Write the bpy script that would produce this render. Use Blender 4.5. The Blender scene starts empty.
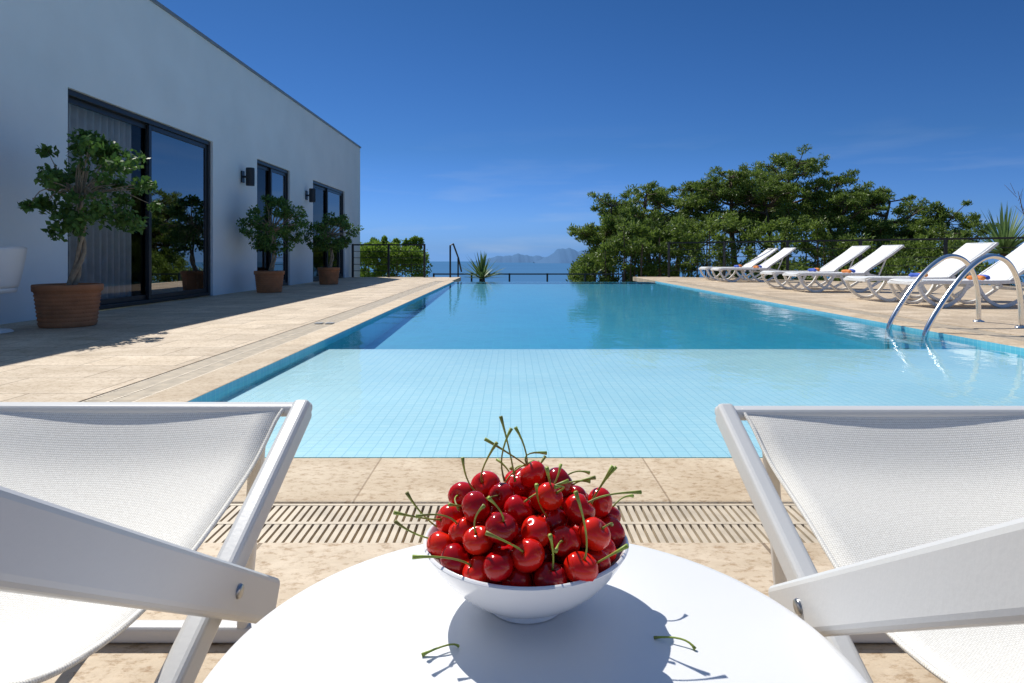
import bpy, math, random
import numpy as np
from mathutils import Vector, Matrix, Euler
random.seed(7); rng=np.random.default_rng(11)
scene=bpy.context.scene
F=640.0; H=0.70
# ---------------------------------------------------------------- helpers
def link(o,parent=None):
    scene.collection.objects.link(o)
    if parent is not None: o.parent=parent
    return o
def empty(name):
    o=bpy.data.objects.new(name,None); o.empty_display_size=.1; return link(o)
class MB:
    def __init__(s): s.v=[]; s.f=[]; s.m=[]
    def add(s,vs,fs,mi=0):
        b=len(s.v); s.v+= [tuple(v) for v in vs]
        for f in fs: s.f.append(tuple(i+b for i in f)); s.m.append(mi)
    def box(s,a,b,mi=0):
        x0,y0,z0=a; x1,y1,z1=b
        s.add([(x0,y0,z0),(x1,y0,z0),(x1,y1,z0),(x0,y1,z0),(x0,y0,z1),(x1,y0,z1),(x1,y1,z1),(x0,y1,z1)],
          [(0,3,2,1),(4,5,6,7),(0,1,5,4),(1,2,6,5),(2,3,7,6),(3,0,4,7)],mi)
    def bar(s,p0,p1,w,h,mi=0,side=None,w1=None,h1=None):
        p0=Vector(p0);p1=Vector(p1); d=(p1-p0).normalized()
        sd=Vector(side) if side else d.cross(Vector((0,0,1)))
        if sd.length<1e-4: sd=Vector((1,0,0))
        sd=(sd-d*sd.dot(d)).normalized(); up=sd.cross(d).normalized()
        w1=w1 or w; h1=h1 or h
        vs=[]
        for p,ww,hh in((p0,w,h),(p1,w1,h1)):
            for a,b in((-1,-1),(1,-1),(1,1),(-1,1)): vs.append(p+sd*a*ww/2+up*b*hh/2)
        s.add(vs,[(0,1,2,3),(7,6,5,4),(0,4,5,1),(1,5,6,2),(2,6,7,3),(3,7,4,0)],mi)
    def tube(s,pts,rad,n=8,mi=0,cap=True):
        pts=[Vector(p) for p in pts]
        if not hasattr(rad,'__len__'): rad=[rad]*len(pts)
        ref=None; vs=[]
        for i,p in enumerate(pts):
            d=(pts[min(i+1,len(pts)-1)]-pts[max(i-1,0)])
            if d.length<1e-9: d=Vector((0,0,1))
            d.normalize()
            if ref is None: ref=Vector((1,0,0)) if abs(d.x)<.8 else Vector((0,1,0))
            u=(ref-d*ref.dot(d)).normalized(); ref=u; w=d.cross(u)
            for k in range(n):
                a=2*math.pi*k/n; vs.append(p+(u*math.cos(a)+w*math.sin(a))*rad[i])
        fs=[]
        for i in range(len(pts)-1):
            for k in range(n):
                fs.append((i*n+k,i*n+(k+1)%n,(i+1)*n+(k+1)%n,(i+1)*n+k))
        if cap: fs.append(tuple(range(n-1,-1,-1))); fs.append(tuple((len(pts)-1)*n+k for k in range(n)))
        s.add(vs,fs,mi)
    def lathe(s,prof,c=(0,0,0),n=48,mi=0):
        vs=[];fs=[]
        for r,z in prof:
            for k in range(n):
                a=2*math.pi*k/n; vs.append((c[0]+r*math.cos(a),c[1]+r*math.sin(a),c[2]+z))
        for i in range(len(prof)-1):
            for k in range(n):
                fs.append((i*n+k,i*n+(k+1)%n,(i+1)*n+(k+1)%n,(i+1)*n+k))
        s.add(vs,fs,mi)
    def grid(s,rows,mi=0):
        nr=len(rows); nc=len(rows[0]); vs=[p for r in rows for p in r]
        fs=[(i*nc+j,i*nc+j+1,(i+1)*nc+j+1,(i+1)*nc+j) for i in range(nr-1) for j in range(nc-1)]
        s.add(vs,fs,mi)
    def build(s,name,mats,parent=None,smooth=False,bevel=0,seg=2,solid=0):
        me=bpy.data.meshes.new(name); me.from_pydata(s.v,[],s.f)
        for m in mats: me.materials.append(m)
        me.polygons.foreach_set('material_index',s.m)
        if smooth: me.polygons.foreach_set('use_smooth',[True]*len(me.polygons))
        me.update()
        o=bpy.data.objects.new(name,me); link(o,parent)
        if solid:
            m=o.modifiers.new('s','SOLIDIFY'); m.thickness=solid; m.offset=0
        if bevel:
            m=o.modifiers.new('b','BEVEL'); m.width=bevel; m.segments=seg; m.limit_method='ANGLE'; m.angle_limit=math.radians(40)
        return o
def cr(pts,n=6):
    pts=[Vector(p) for p in pts]; out=[]
    P=[2*pts[0]-pts[1]]+pts+[2*pts[-1]-pts[-2]]
    for i in range(1,len(P)-2):
        for k in range(n):
            t=k/n; a,b,c,d=P[i-1],P[i],P[i+1],P[i+2]
            out.append(.5*((2*b)+(c-a)*t+(2*a-5*b+4*c-d)*t*t+(3*b-a-3*c+d)*t**3))
    out.append(pts[-1]); return out
# ---------------------------------------------------------------- materials
def newmat(name):
    m=bpy.data.materials.new(name); m.use_nodes=True; nt=m.node_tree
    return m,nt,nt.nodes,nt.links,nt.nodes['Principled BSDF']
def simple(name,col,rough=.5,var=.12,scale=8,bump=0,bscale=60,metal=0,spec=.5,dark=None):
    m,nt,N,L,b=newmat(name)
    tc=N.new('ShaderNodeTexCoord'); no=N.new('ShaderNodeTexNoise'); no.inputs['Scale'].default_value=scale; no.inputs['Detail'].default_value=6
    L.new(tc.outputs['Object'],no.inputs['Vector'])
    cr_=N.new('ShaderNodeValToRGB'); e=cr_.color_ramp.elements
    d=dark or [c*(1-var) for c in col]
    e[0].position=.3; e[0].color=(*d,1); e[1].position=.7; e[1].color=(*[min(1,c*(1+var*.6)) for c in col],1)
    L.new(no.outputs['Fac'],cr_.inputs['Fac']); L.new(cr_.outputs['Color'],b.inputs['Base Color'])
    b.inputs['Roughness'].default_value=rough; b.inputs['Metallic'].default_value=metal; b.inputs['Specular IOR Level'].default_value=spec
    if bump:
        n2=N.new('ShaderNodeTexNoise'); n2.inputs['Scale'].default_value=bscale; n2.inputs['Detail'].default_value=8
        L.new(tc.outputs['Object'],n2.inputs['Vector'])
        bp=N.new('ShaderNodeBump'); bp.inputs['Strength'].default_value=bump; bp.inputs['Distance'].default_value=.01
        L.new(n2.outputs['Fac'],bp.inputs['Height']); L.new(bp.outputs['Normal'],b.inputs['Normal'])
    return m
def leafmat(name,c0,c1,trans=.35):
    m,nt,N,L,b=newmat(name)
    g=N.new('ShaderNodeNewGeometry'); r=N.new('ShaderNodeValToRGB'); e=r.color_ramp.elements
    e[0].color=(*c0,1); e[1].color=(*c1,1)
    tc=N.new('ShaderNodeTexCoord'); no=N.new('ShaderNodeTexNoise'); no.inputs['Scale'].default_value=.9; L.new(tc.outputs['Object'],no.inputs['Vector'])
    mx=N.new('ShaderNodeMath'); mx.operation='MULTIPLY_ADD'; L.new(g.outputs['Random Per Island'],mx.inputs[0]); mx.inputs[1].default_value=.55
    m2=N.new('ShaderNodeMath'); m2.operation='MULTIPLY'; L.new(no.outputs['Fac'],m2.inputs[0]); m2.inputs[1].default_value=.5
    L.new(m2.outputs[0],mx.inputs[2]); L.new(mx.outputs[0],r.inputs['Fac'])
    L.new(r.outputs['Color'],b.inputs['Base Color']); b.inputs['Roughness'].default_value=.5; b.inputs['Specular IOR Level'].default_value=.3
    t=N.new('ShaderNodeBsdfTranslucent'); L.new(r.outputs['Color'],t.inputs['Color'])
    ms=N.new('ShaderNodeMixShader'); ms.inputs[0].default_value=trans
    L.new(b.outputs[0],ms.inputs[1]); L.new(t.outputs[0],ms.inputs[2]); L.new(ms.outputs[0],N['Material Output'].inputs['Surface'])
    return m
def stone(name,light,dark,bw,bh,mort=.004,joint=.55):
    m,nt,N,L,b=newmat(name)
    tc=N.new('ShaderNodeTexCoord')
    br=N.new('ShaderNodeTexBrick'); br.inputs['Scale'].default_value=1; br.inputs['Brick Width'].default_value=bw; br.inputs['Row Height'].default_value=bh
    br.inputs['Mortar Size'].default_value=mort; br.inputs['Mortar Smooth'].default_value=.2; br.offset=.5
    br.inputs['Color1'].default_value=(1,1,1,1); br.inputs['Color2'].default_value=(.78,.77,.76,1); br.inputs['Mortar'].default_value=(joint,joint*.92,joint*.84,1)
    L.new(tc.outputs['Object'],br.inputs['Vector'])
    n1=N.new('ShaderNodeTexNoise'); n1.inputs['Scale'].default_value=2.2; n1.inputs['Detail'].default_value=10; n1.inputs['Roughness'].default_value=.72; n1.inputs['Distortion'].default_value=.5
    mp=N.new('ShaderNodeMapping'); mp.inputs['Scale'].default_value=(1.2,1.8,1); L.new(tc.outputs['Object'],mp.inputs[0]); L.new(mp.outputs[0],n1.inputs['Vector'])
    r=N.new('ShaderNodeValToRGB'); e=r.color_ramp.elements; e[0].position=.36; e[0].color=(*dark,1); e[1].position=.60; e[1].color=(*light,1)
    L.new(n1.outputs['Fac'],r.inputs[0])
    n2=N.new('ShaderNodeTexNoise'); n2.inputs['Scale'].default_value=26; n2.inputs['Detail'].default_value=9; n2.inputs['Roughness'].default_value=.75; L.new(mp.outputs[0],n2.inputs['Vector'])
    r2=N.new('ShaderNodeValToRGB'); e=r2.color_ramp.elements; e[0].position=.36; e[0].color=(.56,.45,.34,1); e[1].position=.5; e[1].color=(1,1,1,1)
    L.new(n2.outputs['Fac'],r2.inputs[0])
    m1=N.new('ShaderNodeMixRGB'); m1.blend_type='MULTIPLY'; m1.inputs[0].default_value=1; L.new(r.outputs[0],m1.inputs[1]); L.new(br.outputs['Color'],m1.inputs[2])
    m2=N.new('ShaderNodeMixRGB'); m2.blend_type='MULTIPLY'; m2.inputs[0].default_value=.9; L.new(m1.outputs[0],m2.inputs[1]); L.new(r2.outputs[0],m2.inputs[2])
    L.new(m2.outputs[0],b.inputs['Base Color']); b.inputs['Roughness'].default_value=.62; b.inputs['Specular IOR Level'].default_value=.3
    bp=N.new('ShaderNodeBump'); bp.inputs['Strength'].default_value=.5; bp.inputs['Distance'].default_value=.005
    ad=N.new('ShaderNodeMath'); ad.operation='ADD'; L.new(n2.outputs['Fac'],ad.inputs[0])
    iv=N.new('ShaderNodeMath'); iv.operation='MULTIPLY'; iv.inputs[1].default_value=-1; L.new(br.outputs['Fac'],iv.inputs[0]); L.new(iv.outputs[0],ad.inputs[1])
    L.new(ad.outputs[0],bp.inputs['Height']); L.new(bp.outputs[0],b.inputs['Normal'])
    return m
def tile(name,c1,c2,mortar,size,mort):
    m,nt,N,L,b=newmat(name)
    tc=N.new('ShaderNodeTexCoord')
    nw=N.new('ShaderNodeTexNoise'); nw.inputs['Scale'].default_value=3.5; nw.inputs['Detail'].default_value=2; L.new(tc.outputs['Object'],nw.inputs[0])
    vm=N.new('ShaderNodeVectorMath'); vm.operation='MULTIPLY_ADD'; L.new(nw.outputs['Color'],vm.inputs[0]); vm.inputs[1].default_value=(.014,.014,0); L.new(tc.outputs['Object'],vm.inputs[2])
    br=N.new('ShaderNodeTexBrick'); br.offset=0; br.inputs['Scale'].default_value=1; br.inputs['Brick Width'].default_value=size; br.inputs['Row Height'].default_value=size
    br.inputs['Mortar Size'].default_value=mort; br.inputs['Mortar Smooth'].default_value=.3
    br.inputs['Color1'].default_value=(*c1,1); br.inputs['Color2'].default_value=(*c2,1); br.inputs['Mortar'].default_value=(*mortar,1)
    L.new(vm.outputs[0],br.inputs['Vector'])
    n1=N.new('ShaderNodeTexNoise'); n1.inputs['Scale'].default_value=1.1; n1.inputs['Detail'].default_value=5; L.new(tc.outputs['Object'],n1.inputs[0])
    r=N.new('ShaderNodeValToRGB'); r.color_ramp.elements[0].position=.3; r.color_ramp.elements[0].color=(.86,.9,.92,1); r.color_ramp.elements[1].position=.7; r.color_ramp.elements[1].color=(1,1,1,1); L.new(n1.outputs['Fac'],r.inputs[0])
    mu=N.new('ShaderNodeMixRGB'); mu.blend_type='MULTIPLY'; mu.inputs[0].default_value=1; L.new(br.outputs['Color'],mu.inputs[1]); L.new(r.outputs[0],mu.inputs[2])
    L.new(mu.outputs[0],b.inputs['Base Color']); b.inputs['Roughness'].default_value=.5
    return m
M_deck=stone('travertine_paving',(.74,.61,.45),(.55,.43,.29),.61,.405,.005,.42)
M_cop=stone('travertine_coping',(.72,.59,.42),(.56,.43,.28),.9,2.5,.003,.6)
M_grate=simple('grate_plastic',(.62,.52,.38),.5,.2,14)
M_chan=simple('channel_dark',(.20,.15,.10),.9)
M_shal=tile('mosaic_shallow',(.52,.71,.76),(.46,.68,.75),(.34,.56,.65),.05,.003)
M_deep=tile('mosaic_deep',(.012,.33,.50),(.010,.30,.47),(.02,.36,.51),.10,.003)
M_wallp=tile('mosaic_wall',(.14,.53,.66),(.11,.48,.62),(.25,.6,.66),.05,.003)
M_wall=simple('white_render',(.80,.84,.84),.85,.05,1.3,.25,90)
M_roof=simple('roof_trim_metal',(.22,.24,.26),.4,.05)
M_frame=simple('anthracite_aluminium',(.025,.027,.03),.35,.1)
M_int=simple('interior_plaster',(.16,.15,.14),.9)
M_curt=simple('curtain_fabric',(.55,.54,.53),.9)
M_white=simple('white_painted_aluminium',(.60,.60,.59),.38,.03,5,.03,200)
M_plast=simple('white_plastic',(.82,.82,.80),.4,.04,5)
M_table=simple('white_table_top',(.76,.765,.77),.38,.03,3,.02,300)
M_porc=simple('porcelain',(.84,.84,.85),.12,.01,3)
M_steel=simple('stainless_steel',(.80,.79,.77),.22,.05,metal=1)
M_bolt=simple('bolt_steel',(.4,.4,.4),.3,metal=1)
M_terr=simple('terracotta',(.45,.18,.075),.8,.25,6,.4,70)
M_soil=simple('soil',(.06,.04,.025),.95,.4,30,.8,60)
M_bark=simple('bark',(.16,.11,.075),.9,.35,14,.8,40)
M_fbark=simple('ficus_bark',(.34,.27,.19),.85,.3,20,.5,60)
M_leaf=leafmat('ficus_leaf',(.025,.075,.012),(.15,.28,.06),.3)
M_pine=leafmat('pine_needles',(.03,.075,.010),(.27,.37,.07),.38)
M_bush=leafmat('bush_leaf',(.06,.14,.015),(.30,.44,.06),.4)
M_aga=leafmat('agave_leaf',(.07,.14,.05),(.22,.34,.12),.25)
M_fence=simple('black_steel',(.02,.022,.025),.45)
M_terrain=simple('dry_hillside',(.20,.17,.10),.95,.5,.4,.5,3,dark=(.07,.10,.04))
M_black=simple('black_lamp',(.018,.018,.02),.4)
# sling fabric
M_fab,nt,N,L,b=newmat('mesh_sling_fabric')
tc=N.new('ShaderNodeTexCoord'); w1=N.new('ShaderNodeTexWave'); w1.inputs['Scale'].default_value=100; w1.bands_direction='X'
w2=N.new('ShaderNodeTexWave'); w2.inputs['Scale'].default_value=100; w2.bands_direction='Y'
L.new(tc.outputs['Object'],w1.inputs[0]); L.new(tc.outputs['Object'],w2.inputs[0])
mm=N.new('ShaderNodeMath'); mm.operation='MULTIPLY'; L.new(w1.outputs['Fac'],mm.inputs[0]); L.new(w2.outputs['Fac'],mm.inputs[1])
nz=N.new('ShaderNodeTexNoise'); nz.inputs['Scale'].default_value=420; nz.inputs['Detail'].default_value=3; L.new(tc.outputs['Object'],nz.inputs[0])
am=N.new('ShaderNodeMath'); am.operation='MULTIPLY_ADD'; L.new(nz.outputs['Fac'],am.inputs[0]); am.inputs[1].default_value=.9; am.inputs[2].default_value=-.4
an=N.new('ShaderNodeMath'); an.operation='ADD'; an.use_clamp=True; L.new(am.outputs[0],an.inputs[0]); L.new(mm.outputs[0],an.inputs[1])
r=N.new('ShaderNodeValToRGB'); r.color_ramp.elements[0].color=(.66,.63,.57,1); r.color_ramp.elements[1].color=(.92,.90,.84,1); r.color_ramp.elements[1].position=.4
L.new(an.outputs[0],r.inputs[0]); L.new(r.outputs[0],b.inputs['Base Color']); b.inputs['Roughness'].default_value=.8
bp=N.new('ShaderNodeBump'); bp.inputs['Strength'].default_value=.3; bp.inputs['Distance'].default_value=.001; L.new(an.outputs[0],bp.inputs['Height']); L.new(bp.outputs[0],b.inputs['Normal'])
t=N.new('ShaderNodeBsdfTranslucent'); t.inputs[0].default_value=(.8,.8,.76,1); ms=N.new('ShaderNodeMixShader'); ms.inputs[0].default_value=.08
L.new(b.outputs[0],ms.inputs[1]); L.new(t.outputs[0],ms.inputs[2]); L.new(ms.outputs[0],N['Material Output'].inputs['Surface'])
# cherry
M_cher,nt,N,L,b=newmat('cherry_skin')
g=N.new('ShaderNodeNewGeometry'); r=N.new('ShaderNodeValToRGB'); e=r.color_ramp.elements
e[0].color=(.14,.001,.004,1); e[1].color=(.80,.025,.007,1); x=e.new(.48); x.color=(.55,.003,.004,1)
tc=N.new('ShaderNodeTexCoord'); no=N.new('ShaderNodeTexNoise'); no.inputs['Scale'].default_value=60; L.new(tc.outputs['Object'],no.inputs[0])
ma=N.new('ShaderNodeMath'); ma.operation='MULTIPLY_ADD'; L.new(g.outputs['Random Per Island'],ma.inputs[0]); ma.inputs[1].default_value=.75
mb=N.new('ShaderNodeMath'); mb.operation='MULTIPLY'; mb.inputs[1].default_value=.4; L.new(no.outputs['Fac'],mb.inputs[0]); L.new(mb.outputs[0],ma.inputs[2])
L.new(ma.outputs[0],r.inputs[0]); L.new(r.outputs[0],b.inputs['Base Color']); b.inputs['Roughness'].default_value=.14; b.inputs['Specular IOR Level'].default_value=.45
M_stem=simple('cherry_stem',(.26,.36,.05),.5,.5,60,dark=(.16,.14,.03))
# water
M_water,nt,N,L,b=newmat('pool_water'); N.remove(b)
tc=N.new('ShaderNodeTexCoord'); mp=N.new('ShaderNodeMapping'); mp.inputs['Scale'].default_value=(1,.8,1); L.new(tc.outputs['Object'],mp.inputs[0])
no=N.new('ShaderNodeTexNoise'); no.inputs['Scale'].default_value=3.0; no.inputs['Detail'].default_value=5; no.inputs['Distortion'].default_value=.8; L.new(mp.outputs[0],no.inputs[0])
bp=N.new('ShaderNodeBump'); bp.inputs['Strength'].default_value=.2; bp.inputs['Distance'].default_value=.02; L.new(no.outputs['Fac'],bp.inputs['Height'])
fr=N.new('ShaderNodeFresnel'); fr.inputs['IOR'].default_value=1.33; L.new(bp.outputs[0],fr.inputs['Normal'])
fm=N.new('ShaderNodeMath'); fm.operation='MULTIPLY'; fm.inputs[1].default_value=.85; L.new(fr.outputs[0],fm.inputs[0])
gl=N.new('ShaderNodeBsdfGlossy'); gl.inputs['Roughness'].default_value=.02; L.new(bp.outputs[0],gl.inputs['Normal'])
tr=N.new('ShaderNodeBsdfTransparent'); tr.inputs[0].default_value=(.90,.98,1,1)
ms=N.new('ShaderNodeMixShader'); L.new(fm.outputs[0],ms.inputs[0]); L.new(tr.outputs[0],ms.inputs[1]); L.new(gl.outputs[0],ms.inputs[2]); L.new(ms.outputs[0],N['Material Output'].inputs['Surface'])
# glass
def glassmat(name,ior,tint):
    m,nt,N,L,b=newmat(name); N.remove(b)
    fr=N.new('ShaderNodeFresnel'); fr.inputs['IOR'].default_value=ior
    gl=N.new('ShaderNodeBsdfGlossy'); gl.inputs['Roughness'].default_value=.004; tr=N.new('ShaderNodeBsdfTransparent'); tr.inputs[0].default_value=tint
    ms=N.new('ShaderNodeMixShader'); L.new(fr.outputs[0],ms.inputs[0]); L.new(tr.outputs[0],ms.inputs[1]); L.new(gl.outputs[0],ms.inputs[2]); L.new(ms.outputs[0],N['Material Output'].inputs['Surface'])
    return m
M_glass=glassmat('coated_window_glass',5.0,(.3,.34,.34,1)); M_glass2=glassmat('clear_window_glass',1.4,(.85,.86,.86,1))
M_sea=simple('sea_water',(.065,.175,.34),1,.05,.0006,spec=0)
M_isl=simple('haze_blue_hill',(.095,.19,.34),1,.06,.001,spec=0)  # aerial haze is put into the hills' blue base colour
# ---------------------------------------------------------------- terrain / sea / hills
def sst(a,b,x):
    t=max(0,min(1,(x-a)/(b-a))); return t*t*(3-2*t)
def terr(x,y):
    z=-1.4
    if y>18.5:
        s=y-18.5; z-= min(s*.42,148) 
        z+= 2.4*sst(2.5,6,x)*sst(4,9,s)*math.exp(-(s/26)**2)
        z+= .4*math.sin(x*.35+y*.2)*min(1,s/10)
    return z
mb_=MB(); xs=[-900,-400,-200,-100,-60]+[ -40+i*2.5 for i in range(40)]+[65,100,200,400,900]; ys=[-900,-300,-100,-30,0,10,17,18.5]+[19+i*1.5 for i in range(24)]+[60,75,100,140,200,280,380]
mb_.grid([[ (x,y,terr(x,y)) for x in xs] for y in ys]); mb_.build('hillside_ground',[M_terrain],smooth=True)
mb_=MB(); rows=[]
for r_ in (0.0,200,600,1500,4000,9000,15000):
    rows.append([(r_*math.cos(2*math.pi*k/96),r_*math.sin(2*math.pi*k/96),-150) for k in range(97)])
mb_.grid(rows); mb_.build('sea',[M_sea])
def ridge(name,y,x0,x1,hmax,seed,prof):
    rs=random.Random(seed); m=MB(); n=70; rows=[[],[],[]]
    ph=[rs.uniform(0,6) for _ in range(5)]
    for i in range(n+1):
        t=i/n; x=x0+(x1-x0)*t
        hh=prof(t)*hmax*(1+.10*math.sin(t*23+ph[0])+.06*math.sin(t*51+ph[1])+.03*math.sin(t*117+ph[2]))
        rows[0].append((x,y-900,-150)); rows[1].append((x,y,-150+hh)); rows[2].append((x,y+900,-150))
    m.grid(rows); m.build(name,[M_isl],smooth=True)
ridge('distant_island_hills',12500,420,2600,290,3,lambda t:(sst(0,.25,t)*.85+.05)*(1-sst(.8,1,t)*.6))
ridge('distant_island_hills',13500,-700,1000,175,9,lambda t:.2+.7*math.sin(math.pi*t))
# ---------------------------------------------------------------- deck
G0,G1=1.556,1.814
PX0,PX1,PY0,PY1=-1.55,3.85,2.218,17.2
WX=-5.15
d=MB()
T=-.12
d.box((-9,-6,T),(13,G0,0))
d.box((WX,G0,T),(-2.07,17.2,0)); d.box((WX,17.2,T),(-1.62,20.3,0))
poly=[(4.42,G0),(13,G0),(13,12.9),(11.9,14.0),(5.3,20.5),(4.42,20.5)]
n=len(poly); vs=[(x,y,0) for x,y in poly]+[(x,y,-1.4) for x,y in poly]
d.add(vs,[tuple(range(n))]+[(i,i+n,(i+1)%n+n,(i+1)%n) for i in range(n)],0)
d.box((PX1+.02,17.2,T),(4.42,20.5,0))
d.build('stone_deck',[M_deck])
p=empty('swimming_pool')
c=MB()
c.box((-1.81,G1,T),(PX1+.31,PY0,0)); c.box((-1.81,PY0,T),(PX0,PY1,0)); c.box((PX1,PY0,T),(PX1+.31,PY1,0))
c.build('coping',[M_cop],p,bevel=.012,seg=3)
b_=MB(); WL=-.03; YS=5.30; ds=-.08; dd=-.30; de=-.075
b_.add([(PX0,PY0,ds),(PX1,PY0,ds),(PX1,YS,ds),(PX0,YS,ds)],[(0,1,2,3)],0)
b_.add([(PX0,YS,dd),(PX1,YS,dd),(PX1,PY1,de),(PX0,PY1,de),(PX0,YS,ds),(PX1,YS,ds)],[(0,1,2,3),(0,1,5,4)],1)
for x in (PX0+.001,PX1-.001):
    b_.add([(x,PY0,ds),(x,YS,ds),(x,YS,-.001),(x,PY0,-.001)],[(0,1,2,3)],2)
    b_.add([(x,YS,dd),(x,PY1,de),(x,PY1,-.001),(x,YS,-.001)],[(0,1,2,3)],2)
b_.add([(PX0,PY0+.001,ds),(PX1,PY0+.001,ds),(PX1,PY0+.001,-.001),(PX0,PY0+.001,-.001)],[(0,1,2,3)],2)
b_.box((PX0,PY1,-1.3),(PX1,PY1+.22,WL-.004),1)
b_.build('basin',[M_shal,M_deep,M_wallp],p)
w=MB(); w.add([(PX0,PY0,WL),(PX1,PY0,WL),(PX1,PY1+.22,WL),(PX0,PY1+.22,WL)],[(0,1,2,3)]); w.build('water_surface',[M_water],p)
# overflow channel + grates
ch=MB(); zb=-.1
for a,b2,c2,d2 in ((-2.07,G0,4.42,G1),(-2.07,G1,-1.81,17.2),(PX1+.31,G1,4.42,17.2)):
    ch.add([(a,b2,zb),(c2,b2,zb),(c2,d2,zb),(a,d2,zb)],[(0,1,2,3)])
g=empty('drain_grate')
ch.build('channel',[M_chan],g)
s=MB(); x=-2.05
while x<4.40:
    s.box((x,G0+.012,-.03),(x+.0135,G0+.122,-.006)); s.box((x,G0+.136,-.03),(x+.0135,G1-.012,-.006)); x+=.021
for y in (G0+.0,G0+.122,G1-.012): s.box((-2.06,y,-.032),(4.41,y+.012 if y!=G0+.122 else y+.014,-.005))
for xa in (-2.07,PX1+.31):
    y=G1+.01
    while y<17.15:
        s.box((xa+.012,y,-.03),(xa+.122,y+.018,-.006)); s.box((xa+.136,y,-.03),(xa+.246,y+.018,-.006)); y+=.028
    for q in (0,.122,.246): s.box((xa+q,G1+.002,-.032),(xa+q+.0125,17.15,-.005))
s.build('grate_slats',[M_grate],g)
# ---------------------------------------------------------------- building
B=empty('white_villa')
doors=[(7.42,11.02,2.65),(12.93,14.85,2.65),(16.56,19.7,2.65)]
Y0,Y1,ZT=-6,21.7,4.32
m=MB(); ycut=sorted([Y0,Y1]+[q for dd_ in doors for q in dd_[:2]]); zc=[-.1,2.65,ZT]
for i in range(len(ycut)-1):
    ya,yb=ycut[i],ycut[i+1]; isd=any(abs(ya-q[0])<1e-6 for q in doors)
    for j in range(2):
        if isd and j==0: continue
        m.add([(WX,ya,zc[j]),(WX,yb,zc[j]),(WX,yb,zc[j+1]),(WX,ya,zc[j+1])],[(0,1,2,3)])
for ya,yb,zt in doors:
    xi=WX-.28
    m.add([(WX,ya,0),(WX,ya,zt),(xi,ya,zt),(xi,ya,0)],[(0,1,2,3)]); m.add([(WX,yb,0),(WX,yb,zt),(xi,yb,zt),(xi,yb,0)],[(3,2,1,0)])
    m.add([(WX,ya,zt),(WX,yb,zt),(xi,yb,zt),(xi,ya,zt)],[(0,1,2,3)])
m.add([(WX,Y1,-1.3),(WX-9,Y1,-1.3),(WX-9,Y1,ZT),(WX,Y1,ZT)],[(0,1,2,3)])
m.add([(WX-9,Y0,-1.3),(WX-9,Y1,-1.3),(WX-9,Y1,ZT),(WX-9,Y0,ZT)],[(0,1,2,3)])
m.add([(WX,Y0,-1.3),(WX-9,Y0,-1.3),(WX-9,Y0,ZT),(WX,Y0,ZT)],[(0,1,2,3)])
m.add([(WX,Y0,ZT),(WX,Y1,ZT),(WX-9,Y1,ZT),(WX-9,Y0,ZT)],[(0,1,2,3)])
m.build('walls',[M_wall],B)
m=MB(); m.box((WX-.2,Y0,ZT+.002),(WX+.03,Y1+.03,ZT+.05)); m.build('roof_edge_trim',[M_roof],B)
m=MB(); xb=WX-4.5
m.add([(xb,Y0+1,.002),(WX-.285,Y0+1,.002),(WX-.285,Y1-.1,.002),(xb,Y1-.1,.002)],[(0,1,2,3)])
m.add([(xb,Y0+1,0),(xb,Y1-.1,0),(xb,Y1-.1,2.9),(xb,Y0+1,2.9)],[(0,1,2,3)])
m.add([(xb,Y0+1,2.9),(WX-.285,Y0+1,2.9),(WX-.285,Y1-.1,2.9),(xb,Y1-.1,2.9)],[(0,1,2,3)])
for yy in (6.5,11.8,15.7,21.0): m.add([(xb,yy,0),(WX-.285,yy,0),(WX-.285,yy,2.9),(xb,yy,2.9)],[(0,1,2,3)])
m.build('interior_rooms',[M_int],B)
fr_=MB(); gls=MB(); ct=MB()
def curtain(y0,y1,x,amp=.045,wl=.14,z0=.06,z1=2.6):
    rows=[[],[]]; n=int((y1-y0)/.02)
    for i in range(n+1):
        y=y0+(y1-y0)*i/n; xx=x+amp*math.sin(2*math.pi*y/wl+.7*math.sin(y*5))
        rows[0].append((xx,y,z0)); rows[1].append((xx,y,z1))
    ct.grid(rows)
for di,(ya,yb,zt) in enumerate(doors):
    fx0,fx1=WX-.16,WX-.04; t=.07
    fr_.box((fx0,ya+.002,0.004),(fx1,ya+t,zt-.002)); fr_.box((fx0,yb-t,0.004),(fx1,yb-.002,zt-.002))
    fr_.box((fx0,ya+t,zt-t),(fx1,yb-t,zt-.002)); fr_.box((fx0,ya+t,.004),(fx1,yb-t,.06))
    ym=(ya+yb)/2 + (.02 if di==0 else 0)
    for li,(a,b2,xo) in enumerate(((ya+t,ym+.05,-.045),(ym-.04,yb-t,0))):
        xx0,xx1=WX-.10+xo,WX-.065+xo; q=.065
        fr_.box((xx0,a,.062),(xx1,a+q,zt-t-.002)); fr_.box((xx0,b2-q,.062),(xx1,b2,zt-t-.002))
        fr_.box((xx0,a+q,.062),(xx1,b2-q,.13)); fr_.box((xx0,a+q,zt-t-.07),(xx1,b2-q,zt-t-.002))
        xg=(xx0+xx1)/2; gls.add([(xg,a+q,.13),(xg,b2-q,.13),(xg,b2-q,zt-t-.07),(xg,a+q,zt-t-.07)],[(0,1,2,3)],0 if li==1 else 1)
    curtain(ya+.1,ya+(yb-ya)*(.50 if di==0 else .3),WX-.32)
    curtain(yb-.35,yb-.08,WX-.42)
fr_.build('door_frames',[M_frame],B,bevel=.004); gls.build('door_glass',[M_glass,M_glass2],B); ct.build('curtains',[M_curt],B,smooth=True)
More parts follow.
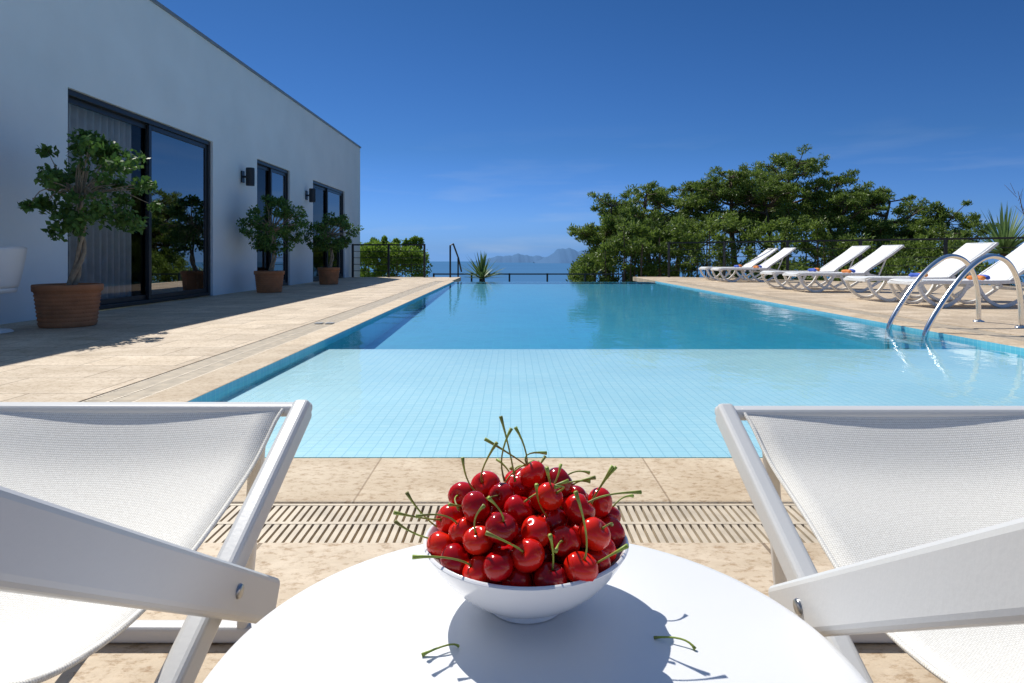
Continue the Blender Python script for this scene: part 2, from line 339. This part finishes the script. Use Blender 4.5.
for yl in (12.2,16.0):
    L_=empty('wall_lamp'); m=MB()
    m.box((WX+.002,yl-.06,2.08),(WX+.03,yl+.06,2.3)); m.bar((WX+.03,yl,2.19),(WX+.1,yl,2.19),.04,.04)
    m.build('bracket',[M_black],L_)
    m=MB(); m.lathe([(.0,-.17),(.075,-.17),(.08,-.15),(.08,.15),(.075,.17),(0,.17)],(WX+.16,yl,2.19),24); m.build('lamp_body',[M_black],L_)
# ---------------------------------------------------------------- foreground table, bowl, cherries
tab=empty('round_side_table'); TZ=.37; TC=(.018,.507); TR=.262
m=MB(); m.lathe([(0,0),(TR-.012,0),(TR-.004,-.002),(TR,-.007),(TR,-.02),(TR-.006,-.026),(TR-.03,-.028),(TR-.035,-.02),(0,-.02)],(TC[0],TC[1],TZ),160)
o=m.build('table_top',[M_table],tab,smooth=True)
m=MB()
for k in range(4):
    a=math.pi/4+k*math.pi/2; m.tube([(TC[0]+.16*math.cos(a),TC[1]+.16*math.sin(a),TZ-.021),(TC[0]+.21*math.cos(a),TC[1]+.21*math.sin(a),0.0)],[.017,.013],12)
m.build('legs',[M_table],tab,smooth=True)
BC=(.013,.607,TZ)
m=MB(); prof=[(0,.001),(.033,.001),(.036,.002),(.037,.006),(.042,.009),(.058,.018),(.074,.031),(.086,.045),(.0955,.0605),(.0958,.0625),(.0945,.0635),(.0925,.0625),(.083,.0475),(.07,.033),(.055,.022),(.035,.014),(0,.012)]
prof=[(v.x,v.y) for v in cr([(a,b2,0) for a,b2 in prof],3)]
m.lathe([(max(0,a),b2) for a,b2 in prof],BC,96); m.build('porcelain_bowl',[M_porc],smooth=True)
CR=.0128; pts=[]
def zbw(r): return .013+.047*(r/.09)**2.1
def ztop(rr): return .120-.052*(rr/.090)**2.2
fails=0
while fails<8 and len(pts)<280:
    a=rng.uniform(0,2*math.pi,500); rr=.090*np.sqrt(rng.uniform(0,1,500)); X=rr*np.cos(a); Yc=rr*np.sin(a)
    z=np.array([zbw(q) for q in rr])+CR*1.12
    for (px,py,pz) in pts:
        d2=(X-px)**2+(Yc-py)**2; k=d2<(1.93*CR)**2
        z=np.where(k,np.maximum(z,pz+np.sqrt(np.maximum((1.93*CR)**2-d2,0))),z)
    ok=z<ztop(rr)+.005*np.sin(X*90+Yc*60)
    if not ok.any(): fails+=1; continue
    sc=np.where(ok,z,9)+rng.uniform(0,.004,500); i=int(sc.argmin()); pts.append((X[i],Yc[i],z[i]))
print('cherries',len(pts))
ch=MB(); st=MB()
def cherry(c,r,rot):
    vs=[];n1=16;n2=24
    for i in range(n1+1):
        th=math.pi*i/n1
        for k in range(n2):
            ph=2*math.pi*k/n2
            rad=r*(1+.035*math.cos(2*ph))*(1-.32*math.exp(-(th/.36)**2)) *(1-.04*math.exp(-((math.pi-th)/.4)**2))
            v=Vector((rad*math.sin(th)*math.cos(ph)*1.05,rad*math.sin(th)*math.sin(ph),rad*math.cos(th)*.95))
            vs.append(rot@v+c)
    fs=[(i*n2+k,(i+1)*n2+k,(i+1)*n2+(k+1)%n2,i*n2+(k+1)%n2) for i in range(n1) for k in range(n2)]
    ch.add(vs,fs)
def stem(p0,d,length,bend):
    p0=Vector(p0); d=Vector(d).normalized(); L0=[]; 
    for i in range(9):
        t=i/8; L0.append(p0+d*length*t+Vector(bend)*length*t*t)
    st.tube(L0,[.0013,.0009,.0008,.00075,.00075,.0008,.0009,.0012,.0019],6)
for (x,y,z) in pts:
    c=Vector((BC[0]+x,BC[1]+y,BC[2]+z)); rr=math.hypot(x,y)
    surf=z>ztop(rr)-.026
    if surf and random.random()<.55:
        ax=Vector((x*7+random.uniform(-.9,.9),y*7+random.uniform(-1.,.3),random.uniform(.2,1.1))).normalized(); q=Vector((0,0,1)).rotation_difference(ax); rot=q.to_matrix()
        r=CR*random.uniform(.92,1.10); cherry(c,r,rot)
        stem(c+ax*r*.55,ax,random.uniform(.022,.044),(random.uniform(-1.,1.),random.uniform(-.3,.4),random.uniform(-.7,.6)))
    else:
        rot=Euler((random.uniform(0,6),random.uniform(0,6),random.uniform(0,6))).to_matrix(); cherry(c,CR*random.uniform(.94,1.06),rot)
for q in [((-.01,.0,.115),(-.15,.1,1),.056,(-.1,0,.1)),((.0,.01,.115),(.3,.2,1),.045,(-.5,0,.1)),((-.02,.01,.112),(-.4,.2,1),.048,(.5,0,.1)),((.055,0,.085),(.5,-.2,.9),.045,(.1,0,.2)),((.06,0,.085),(.1,-.2,.9),.04,(.5,0,.2)),((-.075,-.01,.072),(-1,-.1,.5),.045,(.1,0,.4)),((-.075,-.02,.068),(-1,-.1,.1),.05,(.1,0,.3)),((.03,.0,.11),(1,0,.5),.035,(0,0,-.3)),((-.04,.0,.1),(-1,0,.5),.04,(0.4,0,.5))]:
    stem(Vector(BC)+Vector(q[0]),*q[1:])
CO=empty('cherries'); ch.build('fruit',[M_cher],CO,smooth=True); st.build('stems',[M_stem],CO,smooth=True)
for (x,y,dx,dy,bz) in [(-.045,.538,-.03,-.012,.012),(.122,.55,.030,-.016,.01)]:
    s2=MB(); P=[(x+dx*t+.006*math.sin(3*t),y+dy*t,TZ+.0012+bz*t*(1-t)*1.5) for t in [i/8 for i in range(9)]]
    s2.tube(P,[.0013,.0009,.0008,.0008,.0008,.0008,.0009,.0011,.0017],6); s2.build('cherry_stalk',[M_stem],smooth=True)
# ---------------------------------------------------------------- sling chairs
def sling_chair(sgn,xB,xA,yE,z0B,zTop,boltY):
    C=empty('sling_lounge_chair'); f=MB()
    def X(v): return sgn*v
    W=.60
    for k_ in (0,1):
        xa=xA if k_==0 else xA+W-.07; xb=xB if k_==0 else xA+W-.03
        f.bar((X(xa),1.005,zTop+.002),(X(xa),.02,.012),.026,.036,side=(1,0,0))
        f.bar((X(xb),yE,z0B-.627*yE),(X(xb),-.17,z0B+.17*.627),.024,.05,side=(1,0,0))
        f.bar((X(xA+.16 if k_==0 else xA+W-.16),1.16,.03),(X(xA+.05 if k_==0 else xA+W-.08),.95,.42),.02,.024,side=(1,0,0))
    f.bar((X(xA-.012),1.0,zTop),(X(xA+W-.06),1.0,zTop),.034,.018)
    f.bar((X(xB+.012),-.15,z0B+.075),(X(xA+W-.03),-.15,z0B+.075),.03,.03)
    f.bar((X(xA+.13),1.16,.018),(X(xA+W-.13),1.16,.018),.03,.03)
    f.build('frame',[M_white],C,bevel=.007,seg=3)
    k=MB()
    k.lathe([(0,.0),(.0065,0),(.0075,-.002),(.0075,-.004)],(0,0,0),20)
    o=k.build('bolt',[M_bolt],C,smooth=True); o.location=(X(xB-.0150),boltY,z0B-.627*boltY); o.rotation_euler=(0,-sgn*math.pi/2,0)
    dz=z0B-.774; zt=zTop-.468
    prof=cr([(0,.992,.474+zt),(0,.965,.458+zt),(0,.9,.418+zt),(0,.8,.386+zt),(0,.69,.362+dz),(0,.6,.360+dz),(0,.5,.38+dz),(0,.42,.42+dz),(0,.3,.51+dz),(0,.15,.615+dz),(0,0,.71+dz),(0,-.14,.835+dz)],6)
    fb=MB(); rows=[]
    for i,pv in enumerate(prof):
        t=i/(len(prof)-1); sag=.030*math.sin(math.pi*t)**.8
        inset=.012*math.sin(math.pi*min(1,t*1.6))
        row=[]
        for j in range(15):
            u=j/14; x=xA+.024+inset+u*(W-.115-2*inset)
            row.append((X(x),pv.y,pv.z-sag*math.sin(math.pi*u)))
        rows.append(row)
    fb.grid(rows); fb.build('sling_fabric',[M_fab],C,smooth=True,solid=.003)
    h=MB()
    for j in (0,14): h.tube([Vector(r[j])+Vector((0,0,.001)) for r in rows],.0032,6)
    h.build('fabric_hem',[M_fab],C,smooth=True)
sling_chair(-1,.298,.327,.785,.768,.459,.67); sling_chair(1,.290,.332,.69,.748,.453,.62)
# ---------------------------------------------------------------- pool loungers
M_tow=[simple('towel_blue',(.06,.13,.55),.9,.3,30,.4),simple('towel_orange',(.75,.25,.06),.9,.2,30,.4)]
def lounger(x0,y0,i):
    C=empty('sun_lounger'); f=MB(); hw=.32
    x0+=random.uniform(-.03,.03)
    for sy in (-hw,hw):
        y=y0+sy
        rail=cr([(x0,y,.30),(x0+.12,y,.335),(x0+.6,y,.335),(x0+1.2,y,.34),(x0+1.34,y,.36)],5)
        for a,b2 in zip(rail[:-1],rail[1:]): f.bar(a,b2,.035,.05,side=(0,1,0))
        bk=cr([(x0+1.24,y,.35),(x0+1.4,y,.47),(x0+1.75,y,.70),(x0+1.98,y,.875)],4)
        for a,b2 in zip(bk[:-1],bk[1:]): f.bar(a,b2,.035,.04,side=(0,1,0))
        for arc in ([(.02,.30),(.10,.14),(.26,.03),(.42,.03),(.58,.15),(.68,.31)],[(.80,.31),(.90,.14),(1.06,.03),(1.22,.03),(1.42,.13),(1.62,.27)]):
            A=cr([(x0+ax,y,az) for ax,az in arc],5)
            for a,b2 in zip(A[:-1],A[1:]): f.bar(a,b2,.04,.045,side=(0,1,0))
        f.bar((x0+1.6,y,.27),(x0+1.28,y,.345),.035,.045,side=(0,1,0))
        f.bar((x0+1.5,y-.03*(1 if sy>0 else -1),.22),(x0+1.68,y-.03*(1 if sy>0 else -1),.64),.025,.025,side=(0,1,0))
    for xx,zz in ((0,.31),(.68,.31),(1.24,.335),(1.5,.235),(1.98,.875)):
        f.bar((x0+xx,y0-hw,zz),(x0+xx,y0+hw,zz),.045,.035)
    f.build('frame',[M_plast],C,bevel=.006)
    b2=MB(); pr=cr([(0,0,.345),(.12,0,.362),(.6,0,.352),(1.2,0,.358),(1.3,0,.41),(1.7,0,.685),(1.97,0,.89)],5)
    b2.grid([[(x0+v.x,y0-hw+.015+(2*hw-.03)*u/6,v.z-.012*math.sin(math.pi*u/6)) for u in range(7)] for v in pr])
    b2.build('sling',[M_plast],C,smooth=True,solid=.006)
    tw=MB(); cx=x0+random.choice([.95,1.02,1.08]); 
    for q in range(2):
        tw.tube(cr([(cx+q*.1,y0-.16+q*.05,.385),(cx+q*.08+.02,y0,.39+.01*q),(cx+q*.1,y0+.16,.38)],5),[.02]+[.032]*9+[.02],10,mi=(i+q)%2)
    tw.build('beach_towel',M_tow[:2],None,smooth=True)
for i,yy in enumerate((18.0,16.9,13.45,12.35,10.0,8.85)): lounger(5.38,yy,i)
# ---------------------------------------------------------------- pool ladder rails
Rr=empty('pool_ladder_handrail'); m=MB()
for y0,y1 in ((6.38,6.72),(5.82,6.16)):
    P=cr([(3.74,y0,-.28),(3.74,y0,-.1),(3.80,y0,.08),(4.02,y0+.05,.37),(4.25,y0+.12,.58),(4.48,y0+.2,.685),(4.68,y0+.25,.65),(4.82,y0+.3,.50),(4.885,y0+.33,.28),(4.90,y1,.0)],7)
    m.tube(P,.0235,14)
    m.lathe([(0,.018),(.03,.018),(.05,.008),(.052,.001)],(4.90,y1,0),24)
m.build('rails',[M_steel],Rr,smooth=True)
m=MB()
for z in (-.12,-.24): m.bar((3.76,5.84,z),(3.76,6.36,z),.08,.03)
m.build('ladder_steps',[M_steel],Rr,bevel=.005)
# ---------------------------------------------------------------- fences
def fence(name,a,b,zb0,hgt,posts,rails=5,top=.04):
    m=MB(); a=Vector(a); b=Vector(b)
    for i in range(posts+1):
        p_=a.lerp(b,i/posts); m.box((p_.x-.03,p_.y-.03,zb0),(p_.x+.03,p_.y+.03,zb0+hgt+.03))
    for k in range(rails):
        z=zb0+hgt*(k+1)/rails; t=.045 if k==rails-1 else .018
        for i in range(posts):
            p0=a.lerp(b,i/posts); p1=a.lerp(b,(i+1)/posts); m.bar((p0.x,p0.y,z),(p1.x,p1.y,z),t,t)
    m.build(name,[M_fence])
fence('metal_fence',(4.95,20.2,0),(11.6,13.9,0),0,1.08,5)
fence('metal_fence',(11.6,13.9,0),(12.7,6,0),0,1.08,4)
fence('metal_fence',(-5.0,20.1,0),(-2.75,20.1,0),0,1.02,2)
fence('metal_fence',(-2.75,22.5,0),(3.9,22.5,0),-1.3,1.33,5,4)
m=MB(); m.tube([(-1.93,20.0,0),(-1.93,20.0,1.0),(-1.85,20.15,1.05),(-1.75,20.9,.6),(-1.7,21.5,.15)],.028,8); m.tube([(-1.76,20.9,-.4),(-1.76,20.9,.6)],.025,8)
m.build('stair_handrail',[M_fence])
# ---------------------------------------------------------------- vegetation
def quads(name,V,mat,parent):
    n=len(V)//4; me=bpy.data.meshes.new(name); me.vertices.add(n*4); me.vertices.foreach_set('co',V.astype(np.float32).ravel())
    me.loops.add(n*4); me.loops.foreach_set('vertex_index',np.arange(n*4,dtype=np.int32)); me.polygons.add(n)
    me.polygons.foreach_set('loop_start',np.arange(0,n*4,4,dtype=np.int32)); me.polygons.foreach_set('loop_total',np.full(n,4,dtype=np.int32))
    me.materials.append(mat); me.update(calc_edges=True); me.validate()
    return link(bpy.data.objects.new(name,me),parent)
def cloud(centers,radii,per,ln,wd,shell=.5,up=.3,outward=.8):
    C=np.repeat(np.array(centers),per,axis=0); R=np.repeat(np.array(radii),per,axis=0); n=len(C)
    u=rng.normal(size=(n,3)); u/=np.linalg.norm(u,axis=1,keepdims=True)
    rad=(shell+(1-shell)*rng.random((n,1)))**.7
    P=C+u*R*rad
    dd=u*outward+rng.normal(size=(n,3))*.6; dd[:,2]+=up; dd/=np.linalg.norm(dd,axis=1,keepdims=True)
    s_=np.cross(dd,rng.normal(size=(n,3))); s_/=np.linalg.norm(s_,axis=1,keepdims=True)
    l=ln*rng.uniform(.6,1.3,(n,1)); w_=wd*rng.uniform(.7,1.2,(n,1))
    V=np.stack([P-dd*l/2,P+s_*w_/2,P+dd*l/2,P-s_*w_/2],axis=1)
    return V.reshape(-1,3)
def pine(x,y,ztop,R,nl=13,seed=0,flat=.45,crownH=None,name='pine_tree'):
    rs=random.Random(seed); T_=empty(name); z0=terr(x,y)-.1; m=MB(); ch_=crownH or R*1.1
    lean=Vector((rs.uniform(-.6,.6),rs.uniform(-.5,.5),0)); base=Vector((x-lean.x,y-lean.y,z0)); tip=Vector((x,y,ztop-.6))
    tp=cr([base,base.lerp(tip,.4)+Vector((rs.uniform(-.3,.3),rs.uniform(-.3,.3),0)),base.lerp(tip,.75)+Vector((rs.uniform(-.3,.3),0,0)),tip],5)
    m.tube(tp,[.2*(1-.8*i/(len(tp)-1)) for i in range(len(tp))],9)
    cs=[];rd=[]
    for i in range(nl):
        t=rs.random(); zc=ztop-.45-ch_*t
        k=min(range(len(tp)),key=lambda q:abs(tp[q].z-(zc-.5))); s0=tp[k]
        a=i*2.4+rs.uniform(-.4,.4); rr=R*math.sqrt(max(.05,1-(abs(t-.55)/.75)**2))*rs.uniform(.55,1.1)
        e_=Vector((x+rr*math.cos(a),y+rr*math.sin(a),zc))
        mid=s0.lerp(e_,.5)+Vector((0,0,-.15)); pth=cr([s0,mid,e_],4)
        m.tube(pth,[.07*(1-.75*q/(len(pth)-1)) for q in range(len(pth))],6)
        for q in range(rs.choice([6,7,8,9])):
            f_=rs.uniform(.45,1.1); c_=s0.lerp(e_,f_)+Vector((rs.uniform(-.65,.65),rs.uniform(-.65,.65),rs.uniform(-.05,.45)))
            r_=rs.uniform(.20,.40); cs.append(tuple(c_)); rd.append((r_,r_,r_*flat*rs.uniform(1,1.8)))
            m.tube([e_.lerp(s0,1-min(f_,1)),c_],[.02,.01],4)
    for q in range(6):
        c_=Vector((x+rs.uniform(-.8,.8),y+rs.uniform(-.6,.6),ztop-rs.uniform(.1,.5))); r_=rs.uniform(.2,.35); cs.append(tuple(c_)); rd.append((r_,r_,r_*.6))
        m.tube([tp[-1],c_],[.03,.01],4)
    m.build('trunk_and_limbs',[M_bark],T_,smooth=True)
    quads('needle_foliage',cloud(cs,rd,120,.16,.045,.05),M_pine,T_)
def pX(px,py): return (px-512)/F*py
def pZ(py,y): return H+(255-py)/F*y
for i,(px,yy,py,R,nl) in enumerate([(612,26.5,192,1.3,14),(645,28,184,1.8,19),(692,29,178,1.9,19),(732,28,168,1.8,18),(790,29.5,154,2.2,24),(762,27.5,178,1.7,16),(845,27.5,192,1.8,18),(890,28,188,1.8,18),(935,26.5,203,1.6,15),(830,29,172,1.3,9)]):
    pine(pX(px,yy),yy,pZ(py,yy),R,nl,seed=20+i,crownH=R*1.3)
for i,(x,y,z,R) in enumerate([(24,21,4.5,2.4),(20,36,3.5,2.6)]): pine(x,y,z,R,14,seed=60+i)  # extra pines added for the door glass to reflect
# understory shrubs
sh=empty('shrub_thicket'); cs=[];rd=[]; rs=random.Random(5); m=MB()
for i in range(700):
    y=rs.uniform(22.9,27.0); px=rs.uniform(574,972) if i<560 else rs.uniform(574,680); x=pX(px,y)
    if px<625: top=262-34*(px-574)/51+rs.uniform(0,16)
    elif px<835: top=rs.uniform(216,252)
    else: top=rs.uniform(234,260)
    zt=pZ(top,y); g0=terr(x,y); z=zt if rs.random()<.4 else rs.uniform(max(g0,-1.9 if i>=560 else -1.4),zt)
    r_=rs.uniform(.2,.45); cs.append((x,y,z-r_*.5)); rd.append((r_,r_,r_*.8))
    if i%6==0: m.tube([(x,y,g0),(x+rs.uniform(-.3,.3),y,z-.2)],[.05,.02],5)
for i in range(130):
    x=rs.uniform(9.5,22); y=rs.uniform(19,26); r_=rs.uniform(.3,.6)
    if x+y<30: continue
    cs.append((x,y,rs.uniform(-1.4,.45))); rd.append((r_,r_,r_*.7))
m.build('stems',[M_bark],sh); quads('foliage',cloud(cs,rd,120,.16,.055,.1),M_pine,sh)
# hedge left
hd=empty('green_hedge'); cs=[];rd=[]; m=MB()
for i in range(150):
    px=rs.uniform(352,424); y=rs.uniform(21.9,24.5); x=pX(px,y); zt=pZ(rs.uniform(243,254)+max(0,(px-400))*.35,y); z=rs.uniform(-1.4,zt-.15) if rs.random()<.6 else zt-.15
    r_=rs.uniform(.2,.36); cs.append((x,y,z)); rd.append((r_,r_,r_)); 
    if i%8==0: m.tube([(x,y,terr(x,y)),(x,y,z)],[.03,.01],5)
for i in range(14): cs.append((pX(rs.uniform(362,425),23),23,pZ(rs.uniform(240,248),23))); rd.append((.12,.12,.16))
m.build('stems',[M_bark],hd); quads('foliage',cloud(cs,rd,150,.11,.06,.4),M_bush,hd)
# spiky plants
def spiky(name,c,n,length,wid,mat,droop=.35,trunk=0):
    m=MB(); rs=random.Random(n)
    for i in range(n):
        a=rs.uniform(0,2*math.pi); el=math.radians(rs.uniform(8,88)); L0=length*rs.uniform(.75,1.1)
        hd_=Vector((math.cos(a),math.sin(a),0)); sd=Vector((-math.sin(a),math.cos(a),0)); rows=[]
        for k in range(7):
            t=k/6; p_=Vector(c)+hd_*(L0*t*math.cos(el))+Vector((0,0,L0*t*math.sin(el)-droop*L0*t*t*math.cos(el)))
            w_=wid*(1-t)**.8*(.6+.8*min(1,t*3)) ; rows.append([p_-sd*w_/2,p_-Vector((0,0,w_*.15)),p_+sd*w_/2])
        m.grid(rows)
    E=empty(name); m.build('leaves',[mat],E,smooth=True)
    if trunk:
        t_=MB(); t_.tube([(c[0],c[1],c[2]-trunk),(c[0]+.03,c[1],c[2]-trunk/2),c],[.13,.1,.09],10); t_.build('trunk',[M_bark],E,smooth=True)
spiky('agave_plant',(pX(482,20.3),20.3,-.05),80,.88,.08,M_aga,.1,.9)
spiky('yucca_plant',(pX(1004,15),15.0,.72),170,1.25,.06,M_aga,.25,2.1)
# potted ficus
def ficus(x,y,potR,potH,cz,crR,crZ,seed,ox=0):
    rs=random.Random(seed); T_=empty('potted_ficus_tree')
    m=MB(); pf=[(0,0),(potR*.80,0),(potR*.82,.01)]
    for k in range(9):
        t=k/8; z=.02+t*(potH-.1); r0=potR*(.82+.12*t); pf+=[(r0,z),(r0+.008,z+.012),(r0,z+.026)]
    pf+=[(potR*.95,potH-.07),(potR,potH-.065),(potR*1.01,potH-.01),(potR*.99,potH),(potR*.9,potH),(potR*.88,potH-.05)]
    m.lathe(pf,(x,y,0.003),56); m.build('terracotta_pot',[M_terr],T_,smooth=True)
    m=MB(); m.lathe([(potR*.885,0),(0,.015)],(x,y,potH-.045),40); m.build('soil',[M_soil],T_)
    m=MB(); tops=[]
    for k in range(3):
        ph=k*2.1; P=[]
        for i in range(13):
            t=i/12; r_=.028*(1-t*.3)+.015*math.sin(t*9+ph)
            P.append((x+ox*t*.7+r_*math.cos(ph+t*6)+.05*math.sin(t*4),y+r_*math.sin(ph+t*6),potH-.06+t*(cz-.1-potH+.06)))
        m.tube(P,[.024*(1-.4*i/12) for i in range(13)],8); tops.append(Vector(P[-1]))
    cs=[];rd=[]
    for i in range(64):
        a=i*2.4; u=rs.uniform(-.9,1); rr=crR*math.sqrt(max(0,1-u*u))*rs.uniform(.4,1.12)
        c_=Vector((x+ox+rr*math.cos(a),y+rr*math.sin(a),cz+crZ*u*rs.uniform(.8,1.04)))
        s0=tops[i%3]; mid=s0.lerp(c_,.5)+Vector((rs.uniform(-.05,.05),rs.uniform(-.05,.05),.03 if u>0 else .12))
        P=cr([s0,mid,c_],4); m.tube(P,[.010*(1-.75*q/(len(P)-1)) for q in range(len(P))],6)
        r_=rs.uniform(.08,.17); cs.append(tuple(c_)); rd.append((r_,r_,r_*.75))
    m.build('trunk_and_branches',[M_fbark],T_,smooth=True)
    quads('leaves',cloud(cs,rd,60,.066,.038,.15,up=-.2,outward=.5),M_leaf,T_)
ficus(-4.39,6.33,.295,.41,1.36,.55,.52,1,.22)
ficus(-4.55,12.0,.27,.40,1.24,.54,.54,2,.10)
ficus(-4.38,15.3,.26,.40,1.22,.62,.45,3,.05)
m=MB(); bx=pX(1012,13)
m.tube([(bx+.5,13,-1),(bx+.3,13,1.3),(bx+.12,13,2.0)],[.015,.009,.004],6)
for q in range(8):
    m.tube([(bx+.28-.03*q,13,1.45+.07*q),(bx+.28-.03*q+random.uniform(-.3,.2),13,1.6+.07*q+random.uniform(0,.12))],[.005,.003],4)
m.build('bare_shrub',[M_bark])
# ---------------------------------------------------------------- tub chair (left), marker plate
tcC=empty('plastic_tub_chair'); m=MB(); cx,cy=-4.75,5.75
rows=[]
for j in range(13):
    v=j/12; row=[]
    for i in range(33):
        a=math.radians(-150+300*i/32)+math.pi
        tz=.44+.34*(.5+.5*math.cos(a-math.pi))**.6
        z=.40+(tz-.40)*v; r_=.24+.07*v**.7
        row.append((cx-r_*math.cos(a),cy+r_*math.sin(a),z))
    rows.append(row)
m.grid(rows); m.build('shell_back',[M_plast],tcC,smooth=True,solid=.012)
m=MB(); m.lathe([(0,.40),(.2,.395),(.25,.42),(.24,.36),(.15,.35),(.03,.34),(.025,.04),(.2,.02),(.22,.002)],(cx,cy,0),40); m.build('seat_and_pedestal',[M_plast],tcC,smooth=True)
m=MB()
for q in range(2):
    m.box((-2.02+q*.11,6.52,.001),(-1.94+q*.11,6.62,.005),0)
m.build('deck_marker_plate',[M_roof],None,bevel=.001)
# ---------------------------------------------------------------- light
S=Vector((-.44,.72,1)).normalized(); el=math.asin(S.z); az=math.atan2(S.x,S.y)
sun=bpy.data.lights.new('sun','SUN'); sun.energy=5.0; sun.angle=math.radians(.5); sun.color=(1,.96,.89)
so=link(bpy.data.objects.new('sun',sun)); so.rotation_euler=S.to_track_quat('Z','Y').to_euler(); so.location=(0,0,20)
wd=bpy.data.worlds.new('World'); scene.world=wd; wd.use_nodes=True; nt=wd.node_tree; N=nt.nodes; L=nt.links
bg=N['Background']; bg.inputs['Strength'].default_value=.12
sky=N.new('ShaderNodeTexSky'); sky.sky_type='NISHITA'; sky.sun_disc=False; sky.sun_elevation=el; sky.sun_rotation=az; sky.altitude=200; sky.air_density=1.0; sky.dust_density=.3; sky.ozone_density=3
tc=N.new('ShaderNodeTexCoord'); sp=N.new('ShaderNodeSeparateXYZ'); cb=N.new('ShaderNodeCombineXYZ'); mx=N.new('ShaderNodeMath'); mx.operation='MAXIMUM'; mx.inputs[1].default_value=.012
L.new(tc.outputs['Generated'],sp.inputs[0]); L.new(sp.outputs[0],cb.inputs[0]); L.new(sp.outputs[1],cb.inputs[1]); L.new(sp.outputs[2],mx.inputs[0]); L.new(mx.outputs[0],cb.inputs[2]); L.new(cb.outputs[0],sky.inputs[0])
tint=N.new('ShaderNodeValToRGB'); e=tint.color_ramp.elements
e[0].position=0; e[0].color=(.17,.37,.98,1); e[1].position=.75; e[1].color=(.85,.95,1.0,1)
for p_,c_ in ((.05,(.21,.40,.88,1)),(.16,(.165,.34,.62,1)),(.38,(.13,.30,.52,1)),(.5,(.3,.45,.6,1))):
    q=e.new(p_); q.color=c_
L.new(sp.outputs[2],tint.inputs[0])
hs=N.new('ShaderNodeMixRGB'); hs.blend_type='MULTIPLY'; hs.inputs[0].default_value=1; L.new(sky.outputs[0],hs.inputs[1]); L.new(tint.outputs[0],hs.inputs[2])
mp=N.new('ShaderNodeMapping'); mp.inputs['Scale'].default_value=(2.2,2.2,16); L.new(tc.outputs['Generated'],mp.inputs[0])
no=N.new('ShaderNodeTexNoise'); no.inputs['Scale'].default_value=2.2; no.inputs['Detail'].default_value=7; L.new(mp.outputs[0],no.inputs[0])
rp=N.new('ShaderNodeValToRGB'); rp.color_ramp.elements[0].position=.54; rp.color_ramp.elements[1].position=.8; L.new(no.outputs['Fac'],rp.inputs[0])
fd=N.new('ShaderNodeMapRange'); fd.inputs[1].default_value=.2; fd.inputs[2].default_value=.04; fd.inputs[3].default_value=0; fd.inputs[4].default_value=.28; L.new(sp.outputs[2],fd.inputs[0])
mu=N.new('ShaderNodeMath'); mu.operation='MULTIPLY'; L.new(rp.outputs[0],mu.inputs[0]); L.new(fd.outputs[0],mu.inputs[1])
mi=N.new('ShaderNodeMixRGB'); mi.inputs[2].default_value=(4.2,5,6,1); L.new(mu.outputs[0],mi.inputs[0]); L.new(hs.outputs[0],mi.inputs[1]); L.new(mi.outputs[0],bg.inputs['Color'])
# ---------------------------------------------------------------- camera
cam=bpy.data.cameras.new('camera'); cam.lens=F/1024*36; cam.sensor_width=36; cam.shift_y=-(341.5-255)/1024; cam.clip_start=.02; cam.clip_end=60000
co=link(bpy.data.objects.new('camera',cam)); co.location=(0,0,H); co.rotation_euler=(math.pi/2,0,0); scene.camera=co
scene.view_settings.view_transform='Standard'; scene.view_settings.look='None'; scene.view_settings.exposure=0
